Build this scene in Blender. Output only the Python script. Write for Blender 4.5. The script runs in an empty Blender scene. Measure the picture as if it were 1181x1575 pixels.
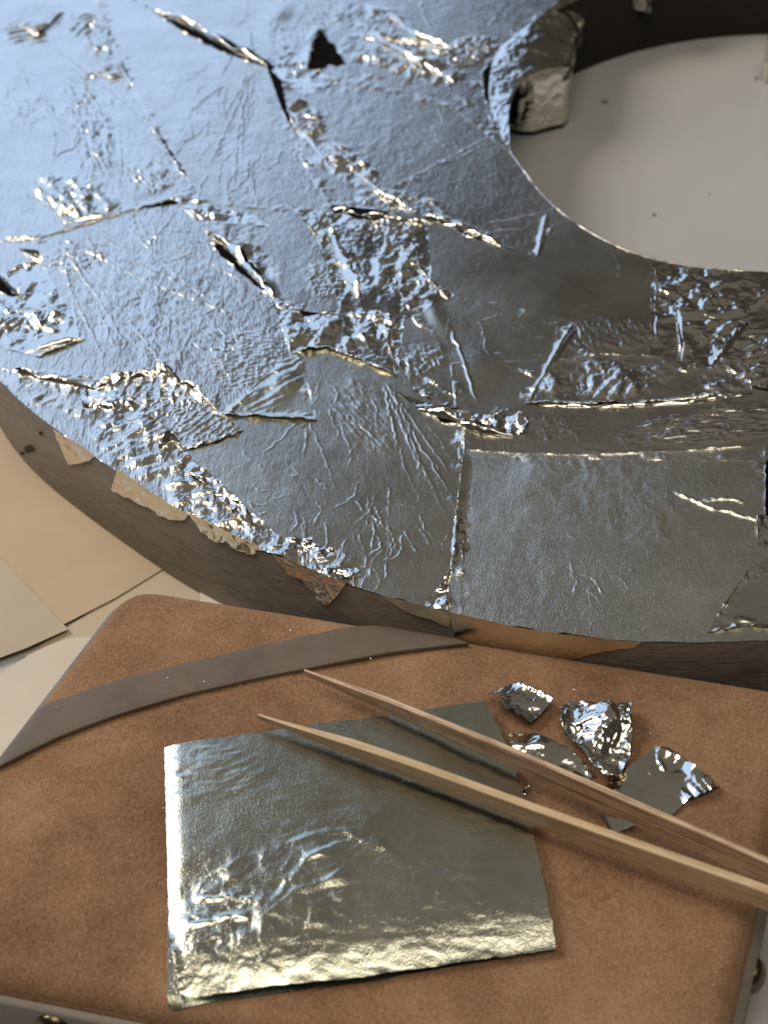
import bpy, math, random
import numpy as np
from mathutils import Vector, Matrix

random.seed(7); RNG = np.random.default_rng(7)
SC = bpy.context.scene
COL = SC.collection

# ------------------------------------------------------------------ camera
T = 0.034                    # thickness of the ring (top face above the table)
CAMZ = T + 0.300
PITCH, ROLL, FPX = math.radians(42), math.radians(-4), 2400.0
PW, PH = 1181.0, 1575.0
fw = np.array([0, math.cos(PITCH), -math.sin(PITCH)])
rt0 = np.array([1.0, 0, 0]); up0 = np.cross(rt0, fw)
RT = math.cos(ROLL)*rt0 + math.sin(ROLL)*up0
UP = -math.sin(ROLL)*rt0 + math.cos(ROLL)*up0
CAM = np.array([0, 0, CAMZ])
cam = bpy.data.cameras.new('camera'); camo = bpy.data.objects.new('camera', cam); COL.objects.link(camo)
camo.matrix_world = Matrix(((RT[0], UP[0], -fw[0], 0), (RT[1], UP[1], -fw[1], 0), (RT[2], UP[2], -fw[2], CAMZ), (0, 0, 0, 1)))
cam.sensor_fit = 'VERTICAL'; cam.sensor_height = 36.0; cam.lens = FPX/PH*36.0
cam.clip_start = 0.01; cam.clip_end = 50
cam.dof.use_dof = True; cam.dof.focus_distance = 0.42; cam.dof.aperture_fstop = 19
SC.camera = camo

# ------------------------------------------------------------------ light
w = bpy.data.worlds.new('World'); SC.world = w; w.use_nodes = True
bg = w.node_tree.nodes['Background']; bg.inputs[0].default_value = (1.0, 0.90, 0.74, 1); bg.inputs[1].default_value = 0.045

def area(name, target, az, el, dist, sx, sy, watts, col, roll=0.0):
    """az: degrees clockwise from +Y (away from the camera), el: elevation"""
    a, e = math.radians(az), math.radians(el)
    d = Vector((math.sin(a)*math.cos(e), math.cos(a)*math.cos(e), math.sin(e)))
    l = bpy.data.lights.new(name, 'AREA'); l.shape = 'RECTANGLE'; l.size = sx; l.size_y = sy
    l.energy = watts; l.color = col
    o = bpy.data.objects.new(name, l); COL.objects.link(o)
    o.location = Vector(target) + d*dist
    q = (-d).to_track_quat('-Z', 'Y')
    o.rotation_euler = (q.to_matrix() @ Matrix.Rotation(math.radians(roll), 3, 'Z')).to_euler()
    return o
area('window_light', (0, 0.40, T), -29, 15, 1.8, 2.8, 1.85, 19.0, (0.46, 0.65, 1.0), roll=42)
area('room_lamp', (0.02, 0.25, 0.03), -62, 42, 1.4, 0.55, 0.55, 10.0, (1.0, 0.89, 0.74))
area('overhead_lamp', (0.02, 0.25, 0.03), 172, 77, 1.3, 0.80, 0.70, 6.0, (1.0, 0.90, 0.74))
area('ceiling_bounce', (0, 0.4, 0), 0, 84, 2.0, 4.0, 4.0, 4.3, (1.0, 0.91, 0.77))
SC.view_settings.view_transform = 'Standard'; SC.view_settings.look = 'None'
SC.view_settings.exposure = 0.0; SC.view_settings.gamma = 1.0; SC.view_settings.use_curve_mapping = False
SC.cycles.use_denoising = True
SC.cycles.max_bounces = 8; SC.cycles.glossy_bounces = 5; SC.cycles.caustics_reflective = False
SC.cycles.sample_clamp_indirect = 4.0

# ------------------------------------------------------------------ helpers: place by photograph
def rays(P):
    P = np.asarray(P, float).reshape(-1, 2)
    return (P[:, :1]-PW/2)/FPX*RT + (PH/2-P[:, 1:])/FPX*UP + fw
def U(P, z=T):
    d = rays(P); t = (z-CAMZ)/d[:, 2]
    return CAM + d*t[:, None]
def project(P):
    q = P-CAM; zc = q@fw
    return np.stack([PW/2+FPX*(q@RT)/zc, PH/2-FPX*(q@UP)/zc], 1)
def U2(P, z=T): return U(P, z)[:, :2]
PXM = 0.000172               # metres per photograph pixel near the ring

# ------------------------------------------------------------------ noise
_perm = RNG.permutation(512)
_grad = np.stack([np.cos(np.linspace(0, 2*np.pi, 512, endpoint=False)), np.sin(np.linspace(0, 2*np.pi, 512, endpoint=False))], 1)
def _h(i, j, s): return _perm[(_perm[(i+s*57) & 511] + j) & 511]
def perlin(x, y, s=0):
    xi = np.floor(x).astype(int); yi = np.floor(y).astype(int); xf = x-xi; yf = y-yi
    u = xf*xf*xf*(xf*(xf*6-15)+10); v = yf*yf*yf*(yf*(yf*6-15)+10)
    def g(a, b):
        k = _grad[_h(xi+a, yi+b, s)]
        return k[..., 0]*(xf-a)+k[..., 1]*(yf-b)
    a = g(0, 0)*(1-u)+g(1, 0)*u; b = g(0, 1)*(1-u)+g(1, 1)*u
    return a*(1-v)+b*v
def facet(x, y, s=0):
    """piecewise flat noise: random heights on a triangular lattice, joined by flat facets"""
    x = x+0.55*perlin(x*0.6, y*0.6, s+3); y = y+0.55*perlin(x*0.6+9, y*0.6, s+4)
    sk = (x+y)*0.366; i = np.floor(x+sk).astype(int); j = np.floor(y+sk).astype(int)
    fx = x+sk-i; fy = y+sk-j
    r = lambda a, b: _h(a, b, s)/256.0-1
    h00, h11 = r(i, j), r(i+1, j+1)
    up = fx >= fy
    hm = np.where(up, r(i+1, j), r(i, j+1))
    a = np.maximum(fx, fy); b = np.minimum(fx, fy)
    return h00*(1-a)+hm*(a-b)+h11*b
def ridged(x, y, s=0):
    wx = x+0.7*perlin(x*0.5, y*0.5, s+11); wy = y+0.7*perlin(x*0.5+5, y*0.5+3, s+12)
    n = 0.9-1.8*np.abs(perlin(wx, wy, s))
    m = 0.9-1.8*np.abs(perlin(wx*2.1, wy*2.1, s+1))
    return 0.65*n+0.35*m
def sstep(a, b, x):
    t = np.clip((x-a)/(b-a), 0, 1); return t*t*(3-2*t)

def seg_dist(P, A, closed=False):
    """distance of points P to the polyline A, and position along it 0..1"""
    A = np.asarray(A, float); B = np.roll(A, -1, 0) if closed else A[1:]
    S = A if closed else A[:-1]
    best = np.full(len(P), 1e9); pos = np.zeros(len(P)); n = len(S); foot = np.zeros((len(P), 2))
    for k in range(n):
        d = B[k]-S[k]; L = d@d+1e-18
        t = np.clip(((P-S[k])@d)/L, 0, 1)
        f = S[k]+t[:, None]*d
        e = np.hypot(P[:, 0]-f[:, 0], P[:, 1]-f[:, 1])
        m = e < best
        best[m] = e[m]; pos[m] = (k+t[m])/n; foot[m] = f[m]
    return best, pos, foot
def inside(P, A):
    A = np.asarray(A, float); B = np.roll(A, -1, 0); c = np.zeros(len(P), bool)
    for (x0, y0), (x1, y1) in zip(A, B):
        if y0 == y1: continue
        m = (P[:, 1] > min(y0, y1)) & (P[:, 1] <= max(y0, y1))
        c ^= m & (P[:, 0] < x0+(P[:, 1]-y0)/(y1-y0)*(x1-x0))
    return c
def rough_outline(A, step, amp, seed, wob=None):
    """resample a closed outline finely and tear it a little"""
    A = np.asarray(A, float); p, nn, env = [], [], []
    for k in range(len(A)):
        a, b = A[k], A[(k+1) % len(A)]; L = np.hypot(*(b-a)); n = max(1, int(L/step)); d = (b-a)/(L+1e-9)
        t = np.arange(n)/n
        p.append(a+(b-a)*t[:, None]); nn.append(np.repeat([[-d[1], d[0]]], n, 0)); env.append(np.minimum(1, 6*np.minimum(t, 1-t)) if n > 3 else t*0)
    p, nn, env = np.concatenate(p), np.concatenate(nn), np.concatenate(env)
    o = perlin(p[:, 0]/(step*3), p[:, 1]/(step*3), seed)+0.5*perlin(p[:, 0]/step, p[:, 1]/step, seed+1)
    return p+nn*(o*amp*env)[:, None]
def erode_band(okg, n):
    """cells within n steps of the border of a boolean grid"""
    e = okg.copy()
    for _ in range(n):
        f = e.copy(); f[1:] &= e[:-1]; f[:-1] &= e[1:]; f[:, 1:] &= e[:, :-1]; f[:, :-1] &= e[:, 1:]
        f[0] = f[-1] = False; f[:, 0] = f[:, -1] = False; e = f
    return ~e

# ------------------------------------------------------------------ helpers: objects
def tag(o, label=None, cat=None, group=None, kind=None):
    for k, v in (('label', label), ('category', cat), ('group', group), ('kind', kind)):
        if v: o[k] = v
    return o
def empty(name, loc, **kw):
    o = bpy.data.objects.new(name, None); COL.objects.link(o); o.location = loc; o.empty_display_size = 0.01
    return tag(o, **kw)
def obj(name, V, F, m, parent=None, smooth=True, uv=None, crumple=None):
    V = np.asarray(V, float); me = bpy.data.meshes.new(name)
    o = bpy.data.objects.new(name, me); COL.objects.link(o)
    if parent is not None:
        o.parent = parent; V = V-np.array(parent_loc(parent))
    if isinstance(F, np.ndarray):
        k = F.shape[1]; me.vertices.add(len(V)); me.vertices.foreach_set('co', V.ravel().astype(np.float32))
        me.loops.add(F.size); me.loops.foreach_set('vertex_index', F.ravel().astype(np.int32))
        me.polygons.add(len(F)); me.polygons.foreach_set('loop_start', np.arange(0, F.size, k, dtype=np.int32))
        me.update(calc_edges=True)
    else:
        me.from_pydata([tuple(v) for v in V], [], F)
    if uv is not None:
        l = me.uv_layers.new(name='UVMap'); idx = np.zeros(len(me.loops), np.int32); me.loops.foreach_get('vertex_index', idx)
        l.data.foreach_set('uv', np.asarray(uv, np.float32)[idx].ravel())
    if smooth: me.polygons.foreach_set('use_smooth', np.ones(len(me.polygons), bool))
    if crumple is not None:
        at = me.attributes.new('crumple', 'FLOAT', 'POINT'); at.data.foreach_set('value', np.asarray(crumple, np.float32))
    me.validate()
    me.materials.append(m)
    return o
def parent_loc(p):
    l = np.array(p.location)
    return l if p.parent is None else l+parent_loc(p.parent)

# ------------------------------------------------------------------ materials
def mat(name, base, rough=0.5, metal=0.0):
    m = bpy.data.materials.new(name); m.use_nodes = True
    b = m.node_tree.nodes['Principled BSDF']
    b.inputs['Base Color'].default_value = (*base, 1); b.inputs['Roughness'].default_value = rough; b.inputs['Metallic'].default_value = metal
    return m, m.node_tree, b
def coords(nt, scale=(1, 1, 1), rot=(0, 0, 0), out='Object'):
    t = nt.nodes.new('ShaderNodeTexCoord'); p = nt.nodes.new('ShaderNodeMapping')
    p.inputs['Scale'].default_value = scale; p.inputs['Rotation'].default_value = rot
    nt.links.new(t.outputs[out], p.inputs[0]); return p.outputs[0]
def noise(nt, vec, scale, detail=3, rough=0.55, dist=0.0):
    n = nt.nodes.new('ShaderNodeTexNoise'); nt.links.new(vec, n.inputs['Vector'])
    n.inputs['Scale'].default_value = scale; n.inputs['Detail'].default_value = detail; n.inputs['Roughness'].default_value = rough; n.inputs['Distortion'].default_value = dist
    return n.outputs['Fac']
def ramp(nt, fac, stops):
    r = nt.nodes.new('ShaderNodeValToRGB'); nt.links.new(fac, r.inputs[0]); e = r.color_ramp.elements
    while len(e) < len(stops): e.new(0.5)
    for k, (p, c) in enumerate(stops):
        e[k].position = p; e[k].color = (*c, 1) if len(c) == 3 else c
    return r.outputs[0]
def maprange(nt, fac, a, b, c, d):
    n = nt.nodes.new('ShaderNodeMapRange'); nt.links.new(fac, n.inputs[0])
    for k, v in zip((1, 2, 3, 4), (a, b, c, d)): n.inputs[k].default_value = v
    return n.outputs[0]
def bump(nt, b, heights):
    prev = None
    for h, strength, dist in heights:
        n = nt.nodes.new('ShaderNodeBump'); n.inputs['Strength'].default_value = strength; n.inputs['Distance'].default_value = dist
        nt.links.new(h, n.inputs['Height'])
        if prev is not None: nt.links.new(prev, n.inputs['Normal'])
        prev = n.outputs[0]
    nt.links.new(prev, b.inputs['Normal'])

def voro(nt, vec, scale):
    n = nt.nodes.new('ShaderNodeTexVoronoi'); nt.links.new(vec, n.inputs['Vector']); n.inputs['Scale'].default_value = scale
    return n.outputs['Distance']
def math_node(nt, op, a, b=None, c=None):
    n = nt.nodes.new('ShaderNodeMath'); n.operation = op
    for k, v in enumerate((a, b, c)):
        if v is None: continue
        if isinstance(v, (int, float)): n.inputs[k].default_value = v
        else: nt.links.new(v, n.inputs[k])
    return n.outputs[0]
def leaf_material(name, base, r0, r1, worm, grain, ang=0.9, stretch=0.35, crum=1.0, amb=0.06):
    m, nt, b = mat(name, base, 0.3, 1.0)
    v = coords(nt); vs = coords(nt, (1, stretch, 1), (0, 0, ang))
    big = noise(nt, v, 28, 4); nt.links.new(maprange(nt, big, 0.35, 0.65, r0, r1), b.inputs['Roughness'])
    nt.links.new(ramp(nt, noise(nt, v, 60, 5), [(0.3, tuple(c*0.90 for c in base)), (0.6, base)]), b.inputs['Base Color'])
    # crumpling: warped cells, strongest where the 'crumple' attribute says the leaf is crushed
    at = nt.nodes.new('ShaderNodeAttribute'); at.attribute_name = 'crumple'
    wn = nt.nodes.new('ShaderNodeTexNoise'); nt.links.new(v, wn.inputs['Vector']); wn.inputs['Scale'].default_value = 110; wn.inputs['Detail'].default_value = 2
    sc = nt.nodes.new('ShaderNodeVectorMath'); sc.operation = 'SCALE'; nt.links.new(wn.outputs['Color'], sc.inputs[0]); sc.inputs['Scale'].default_value = 0.009
    def warped(vec):
        ad = nt.nodes.new('ShaderNodeVectorMath'); ad.operation = 'ADD'; nt.links.new(vec, ad.inputs[0]); nt.links.new(sc.outputs[0], ad.inputs[1]); return ad.outputs[0]
    cells = math_node(nt, 'MULTIPLY_ADD', voro(nt, warped(coords(nt, (1, 0.4, 1), (0, 0, ang))), 300), 0.42, voro(nt, warped(coords(nt, (1, 0.36, 1), (0, 0, ang+1.1))), 125))
    # broad drifts of fine wrinkles over otherwise smooth leaf
    drift = math_node(nt, 'POWER', maprange(nt, noise(nt, coords(nt, (1, 0.5, 1), (0, 0, ang)), 38, 4, 0.6, 0.6), 0.42, 0.72, 0, 1), 1.6)
    amt = math_node(nt, 'MULTIPLY_ADD', drift, amb*4, amb)
    amt = math_node(nt, 'MULTIPLY', math_node(nt, 'ADD', amt, at.outputs['Fac']), crum); amt = math_node(nt, 'MINIMUM', amt, 1.0)
    n0 = nt.nodes.new('ShaderNodeBump'); n0.inputs['Distance'].default_value = 0.0030; nt.links.new(cells, n0.inputs['Height']); nt.links.new(amt, n0.inputs['Strength'])
    n1 = nt.nodes.new('ShaderNodeBump'); n1.inputs['Distance'].default_value = 0.0013; n1.inputs['Strength'].default_value = worm
    nt.links.new(noise(nt, vs, 560, 2, 0.5, 1.4), n1.inputs['Height']); nt.links.new(n0.outputs[0], n1.inputs['Normal'])
    n2 = nt.nodes.new('ShaderNodeBump'); n2.inputs['Distance'].default_value = 0.00018; n2.inputs['Strength'].default_value = grain
    nt.links.new(noise(nt, v, 2600, 2), n2.inputs['Height']); nt.links.new(n1.outputs[0], n2.inputs['Normal'])
    nt.links.new(n2.outputs[0], b.inputs['Normal'])
    return m
M_LEAF = leaf_material('white_gold_leaf', (0.83, 0.80, 0.72), 0.17, 0.27, 0.11, 0.30, 0.9, 0.35, 1.0, 0.025)
M_LEAF2 = leaf_material('white_gold_leaf_fine_wrinkles', (0.83, 0.80, 0.72), 0.16, 0.26, 0.20, 0.28, 0.62, 0.22, 1.0, 0.03)
M_LEAF3 = leaf_material('white_gold_leaf_smooth', (0.80, 0.78, 0.68), 0.18, 0.28, 0.06, 0.30, 0.3, 0.4, 1.0, 0.012)
M_FOIL = leaf_material('bright_crumpled_leaf', (0.86, 0.83, 0.75), 0.09, 0.18, 0.04, 0.10, 0.5, 0.5, 1.0, 0.06)
M_FRESH = leaf_material('fresh_square_leaf', (0.90, 0.89, 0.79), 0.20, 0.28, 0.06, 0.75, 0.4, 0.5, 1.0, 0.02)
M_SHEET = leaf_material('loose_sheet_leaf', (0.74, 0.745, 0.62), 0.14, 0.20, 0.03, 0.42, 1.5, 0.5, 1.0, 0.008)

def leather(name, c, rough, sc=1300):
    m, nt, b = mat(name, c, rough); v = coords(nt)
    f = noise(nt, v, sc, 3); g = noise(nt, v, 45, 5, 0.65)
    nt.links.new(ramp(nt, g, [(0.32, tuple(x*0.72 for x in c)), (0.55, c), (0.75, tuple(x*1.25 for x in c))]), b.inputs['Base Color'])
    nt.links.new(maprange(nt, g, 0.3, 0.7, rough-0.12, rough+0.12), b.inputs['Roughness'])
    bump(nt, b, [(f, 0.25, 0.0003)]); return m
def wood_wall():
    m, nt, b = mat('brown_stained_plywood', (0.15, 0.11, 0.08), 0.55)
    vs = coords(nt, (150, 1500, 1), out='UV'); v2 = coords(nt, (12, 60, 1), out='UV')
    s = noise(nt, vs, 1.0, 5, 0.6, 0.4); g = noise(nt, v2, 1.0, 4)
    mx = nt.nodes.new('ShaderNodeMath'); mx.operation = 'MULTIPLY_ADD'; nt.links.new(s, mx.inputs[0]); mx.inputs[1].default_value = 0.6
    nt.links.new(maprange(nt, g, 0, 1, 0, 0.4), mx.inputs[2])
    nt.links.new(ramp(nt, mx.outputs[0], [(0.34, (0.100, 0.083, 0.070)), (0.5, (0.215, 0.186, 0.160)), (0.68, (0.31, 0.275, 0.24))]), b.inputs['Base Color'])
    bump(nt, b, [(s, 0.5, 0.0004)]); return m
M_WOOD = wood_wall()
M_INNER = leather('shade_dark_inner_wood', (0.016, 0.013, 0.011), 0.85)  # dark wood; shade on the far wall is put into its near-black colour
M_GAP_SHADE, _nt, _b = mat('black_gap_shade', (0.006, 0.005, 0.0045), 0.9); _b.inputs['Specular IOR Level'].default_value = 0.05  # near-black: dark reflections and shade under lifted leaf put into the colour
def suede():
    m, nt, b = mat('brown_suede', (0.3, 0.16, 0.09), 0.95)
    v = coords(nt); vs = coords(nt, (1, 0.7, 1), (0, 0, 0.5))
    f = noise(nt, vs, 1500, 5, 0.7, 0.4); g = noise(nt, v, 22, 6, 0.65)
    mx = nt.nodes.new('ShaderNodeMath'); mx.operation = 'MULTIPLY_ADD'; nt.links.new(f, mx.inputs[0]); mx.inputs[1].default_value = 0.55
    g2 = noise(nt, v, 7, 5, 0.7, 0.5); nt.links.new(math_node(nt, 'MULTIPLY_ADD', g2, 0.55, maprange(nt, g, 0, 1, -0.275, 0.225)), mx.inputs[2])
    nt.links.new(ramp(nt, mx.outputs[0], [(0.33, (0.120, 0.061, 0.031)), (0.5, (0.275, 0.152, 0.082)), (0.67, (0.45, 0.275, 0.165))]), b.inputs['Base Color'])
    b.inputs['Specular IOR Level'].default_value = 0.15
    b.inputs['Sheen Weight'].default_value = 0.25; b.inputs['Sheen Roughness'].default_value = 0.6; b.inputs['Sheen Tint'].default_value = (0.9, 0.7, 0.5, 1)
    bump(nt, b, [(g, 0.3, 0.002), (f, 0.7, 0.0006)]); return m
M_SUEDE = suede()
M_STRAP = leather('grey_brown_leather', (0.165, 0.128, 0.098), 0.72)
M_BAND = leather('grey_leather_edging', (0.22, 0.20, 0.175), 0.55)
M_STUD, _nt, _b = mat('aged_brass_stud', (0.16, 0.13, 0.09), 0.28, 1.0)
def paper(name, c):
    m, nt, b = mat(name, c, 0.85); v = coords(nt)
    nt.links.new(ramp(nt, noise(nt, v, 30, 6, 0.6), [(0.3, tuple(x*0.93 for x in c)), (0.7, tuple(min(1, x*1.05) for x in c))]), b.inputs['Base Color'])
    bump(nt, b, [(noise(nt, v, 1800, 3), 0.12, 0.0003)]); return m
M_PTAN = paper('tan_paper', (0.55, 0.43, 0.30)); M_PBEI = paper('beige_paper', (0.53, 0.45, 0.34)); M_PCRE = paper('cream_paper', (0.56, 0.47, 0.35)); M_PWHI = paper('pale_paper', (0.68, 0.62, 0.52))
def table_mat():
    m, nt, b = mat('pale_table_top', (0.62, 0.60, 0.56), 0.5); v = coords(nt)
    nt.links.new(ramp(nt, noise(nt, v, 6, 6, 0.6), [(0.35, (0.50, 0.50, 0.50)), (0.65, (0.57, 0.57, 0.565))]), b.inputs['Base Color'])
    bump(nt, b, [(noise(nt, v, 900, 3), 0.1, 0.0003)]); return m
M_TABLE = table_mat()
def bamboo(name, dark, light, lines, rough):
    m, nt, b = mat(name, light, rough)
    vs = coords(nt, (3, lines, 1), out='UV'); f = noise(nt, vs, 1.0, 4, 0.6, 0.15); g = noise(nt, coords(nt, (14, 3, 1), out='UV'), 1.0, 4)
    mx = nt.nodes.new('ShaderNodeMath'); mx.operation = 'MULTIPLY_ADD'; nt.links.new(f, mx.inputs[0]); mx.inputs[1].default_value = 0.7
    nt.links.new(maprange(nt, g, 0, 1, 0, 0.3), mx.inputs[2])
    nt.links.new(ramp(nt, mx.outputs[0], [(0.41, dark), (0.57, light)]), b.inputs['Base Color'])
    bump(nt, b, [(f, 0.25, 0.0003)]); return m
M_BAM1 = bamboo('bamboo_fibre_side', (0.33, 0.205, 0.125), (0.74, 0.55, 0.38), 11, 0.5)
M_BAM2 = bamboo('bamboo_skin_side', (0.52, 0.37, 0.215), (0.70, 0.53, 0.335), 5, 0.42)
M_HOLE = mat('dark_wood_hole', (0.012, 0.006, 0.004), 0.7)[0]
M_DUST = mat('dark_dust', (0.16, 0.14, 0.12), 0.8)[0]

# ------------------------------------------------------------------ table
s = 1.6
table = obj('table', [(-s, -0.6, 0), (s, -0.6, 0), (s, 2.0, 0), (-s, 2.0, 0)], [(0, 1, 2, 3)], M_TABLE, smooth=False)
tag(table, kind='structure', label='pale cream table top under everything')

# ------------------------------------------------------------------ the ring
OUT = [(5,594),(65,644),(130,691),(179,724),(287,792),(396,842),(452,870),(533,898),(600,920),(692,943),(748,957),(865,977),(987,989),(1181,984)]
INN = [(849,24),(787,62),(766,80),(756,122),(768,198),(804,260),(855,321),(911,361),(977,392),(1038,407),(1120,417),(1181,417)]
CO, RO = np.array([0.1230, 0.5488]), 0.2786
CI, RI = np.array([0.1804, 0.5582]), 0.1296
def radial(pts, c, R):
    q = U2(pts)-c; a = np.mod(np.arctan2(q[:, 1], q[:, 0]), 2*np.pi); d = np.hypot(q[:, 0], q[:, 1])-R
    o = np.argsort(a); a, d = a[o], d[o]
    a = np.r_[a[0]-0.9, a[0]-0.45, a, a[-1]+0.45, a[-1]+0.9]; d = np.r_[0, d[0]*0.6, d, d[-1]*0.6, 0]
    tab = np.linspace(0, 2*np.pi, 721); v = np.interp(tab, a, d, left=0, right=0)
    k = np.ones(15)/15; v = np.convolve(np.r_[v[-8:-1], v, v[1:8]], k, 'valid')
    return lambda th: R+np.interp(np.mod(th, 2*np.pi), tab, v)
_Ro = radial(OUT, CO, RO); Rin = radial(INN, CI, RI)
def Rout(th):
    t = np.mod(th, 2*np.pi); return _Ro(th)+0.085*sstep(math.radians(192), math.radians(165), t)*sstep(math.radians(95), math.radians(130), t)
def r_out(P):
    q = P-CO; return np.hypot(q[:, 0], q[:, 1])-Rout(np.arctan2(q[:, 1], q[:, 0]))
def r_in(P):
    q = P-CI; return np.hypot(q[:, 0], q[:, 1])-Rin(np.arctan2(q[:, 1], q[:, 0]))
ring = empty('gilded_ring', (CO[0], CO[1], 0), label='large thick wooden ring half covered with crinkled silvery metal leaf', cat='ring')
def ring_mesh():
    n = 360; th = np.linspace(0, 2*np.pi, n, endpoint=False)
    co = CO+np.stack([np.cos(th), np.sin(th)], 1)*Rout(th)[:, None]
    V, uv = [], []
    zs = [0, 0.002, 0.017, T-0.0012, T-0.0003, T]; off = [0.0008, 0, 0, 0, 0.0003, 0.0012]
    for z, d in zip(zs, off):
        p = CO+(co-CO)*(1-d/RO)
        for k in range(n): V.append((*p[k], z)); uv.append((th[k]*RO, z))
    F = [(j*n+k, j*n+(k+1) % n, (j+1)*n+(k+1) % n, (j+1)*n+k) for j in range(len(zs)-1) for k in range(n)]
    return np.array(V), F, uv
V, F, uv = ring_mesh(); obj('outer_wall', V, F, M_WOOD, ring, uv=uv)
def inner_mesh():
    n = 360; th = np.linspace(0, 2*np.pi, n, endpoint=False)
    ci = CI+np.stack([np.cos(th), np.sin(th)], 1)*Rin(th)[:, None]
    V, uv = [], []
    for z, d in zip([0, T-0.001, T], [0, 0, -0.001]):
        p = CI+(ci-CI)*(1-d/RI)
        for k in range(n): V.append((*p[k], z)); uv.append((th[k]*RI, z))
    F = [(j*n+(k+1) % n, j*n+k, (j+1)*n+k, (j+1)*n+(k+1) % n) for j in range(2) for k in range(n)]
    return np.array(V), F, uv
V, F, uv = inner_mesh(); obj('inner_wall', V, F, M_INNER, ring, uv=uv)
n = 360; th = np.linspace(0, 2*np.pi, n, endpoint=False); rr = np.linspace(0, 1, 4)
a = CI+np.stack([np.cos(th), np.sin(th)], 1)*(Rin(th)[:, None]+0.001)
dv = a-CO; b = CO+dv/np.hypot(dv[:, 0], dv[:, 1])[:, None]*(Rout(np.arctan2(dv[:, 1], dv[:, 0]))-0.0012)[:, None]
V = np.array([(*(a[k]*(1-t)+b[k]*t), T) for t in rr for k in range(n)])
F = [(j*n+k, (j+1)*n+k, (j+1)*n+(k+1) % n, j*n+(k+1) % n) for j in range(3) for k in range(n)]
o = obj('gap_shade_top', V, F, M_GAP_SHADE, ring); o['label'] = 'ring top in the gaps between the leaves, black for shade and dark reflections'

# ------------------------------------------------------------------ metal leaf on the ring: one stacked height map
GS = 0.00034
lo = np.array([-0.215, 0.235]); hi = np.array([0.175, 0.760])
NX, NY = ((hi-lo)/GS).astype(int)
HM = np.full((NY, NX), 0.00010)
HOLES = [[(474,110),(478,88),(484,64),(493,46),(503,60),(512,66),(520,82),(532,96),(522,104),(508,100),(494,109)],
         [(314,356),(345,367),(366,386),(396,415),(420,460),(385,434),(338,394)],
         [(-10,420),(10,432),(29,456),(18,458),(-10,447)],
         [(236,192),(242,196),(290,274),(285,275),(260,238)],
         [(232,16),(300,43),(360,76),(412,98),(406,104),(345,83),(280,50)],
         [(512,318),(545,328),(600,337),(640,339),(600,343),(540,335)],
         [(690,345),(725,356),(770,379),(715,364)],
         [(22,566),(45,568),(62,582),(30,578)],
         [(650,632),(690,643),(738,661),(684,653)],
         [(428,150),(441,171),(431,170)]]
HOLES = [rough_outline(U2(h), 0.0009, 0.0013, 40+k) for k, h in enumerate(HOLES)]

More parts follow.
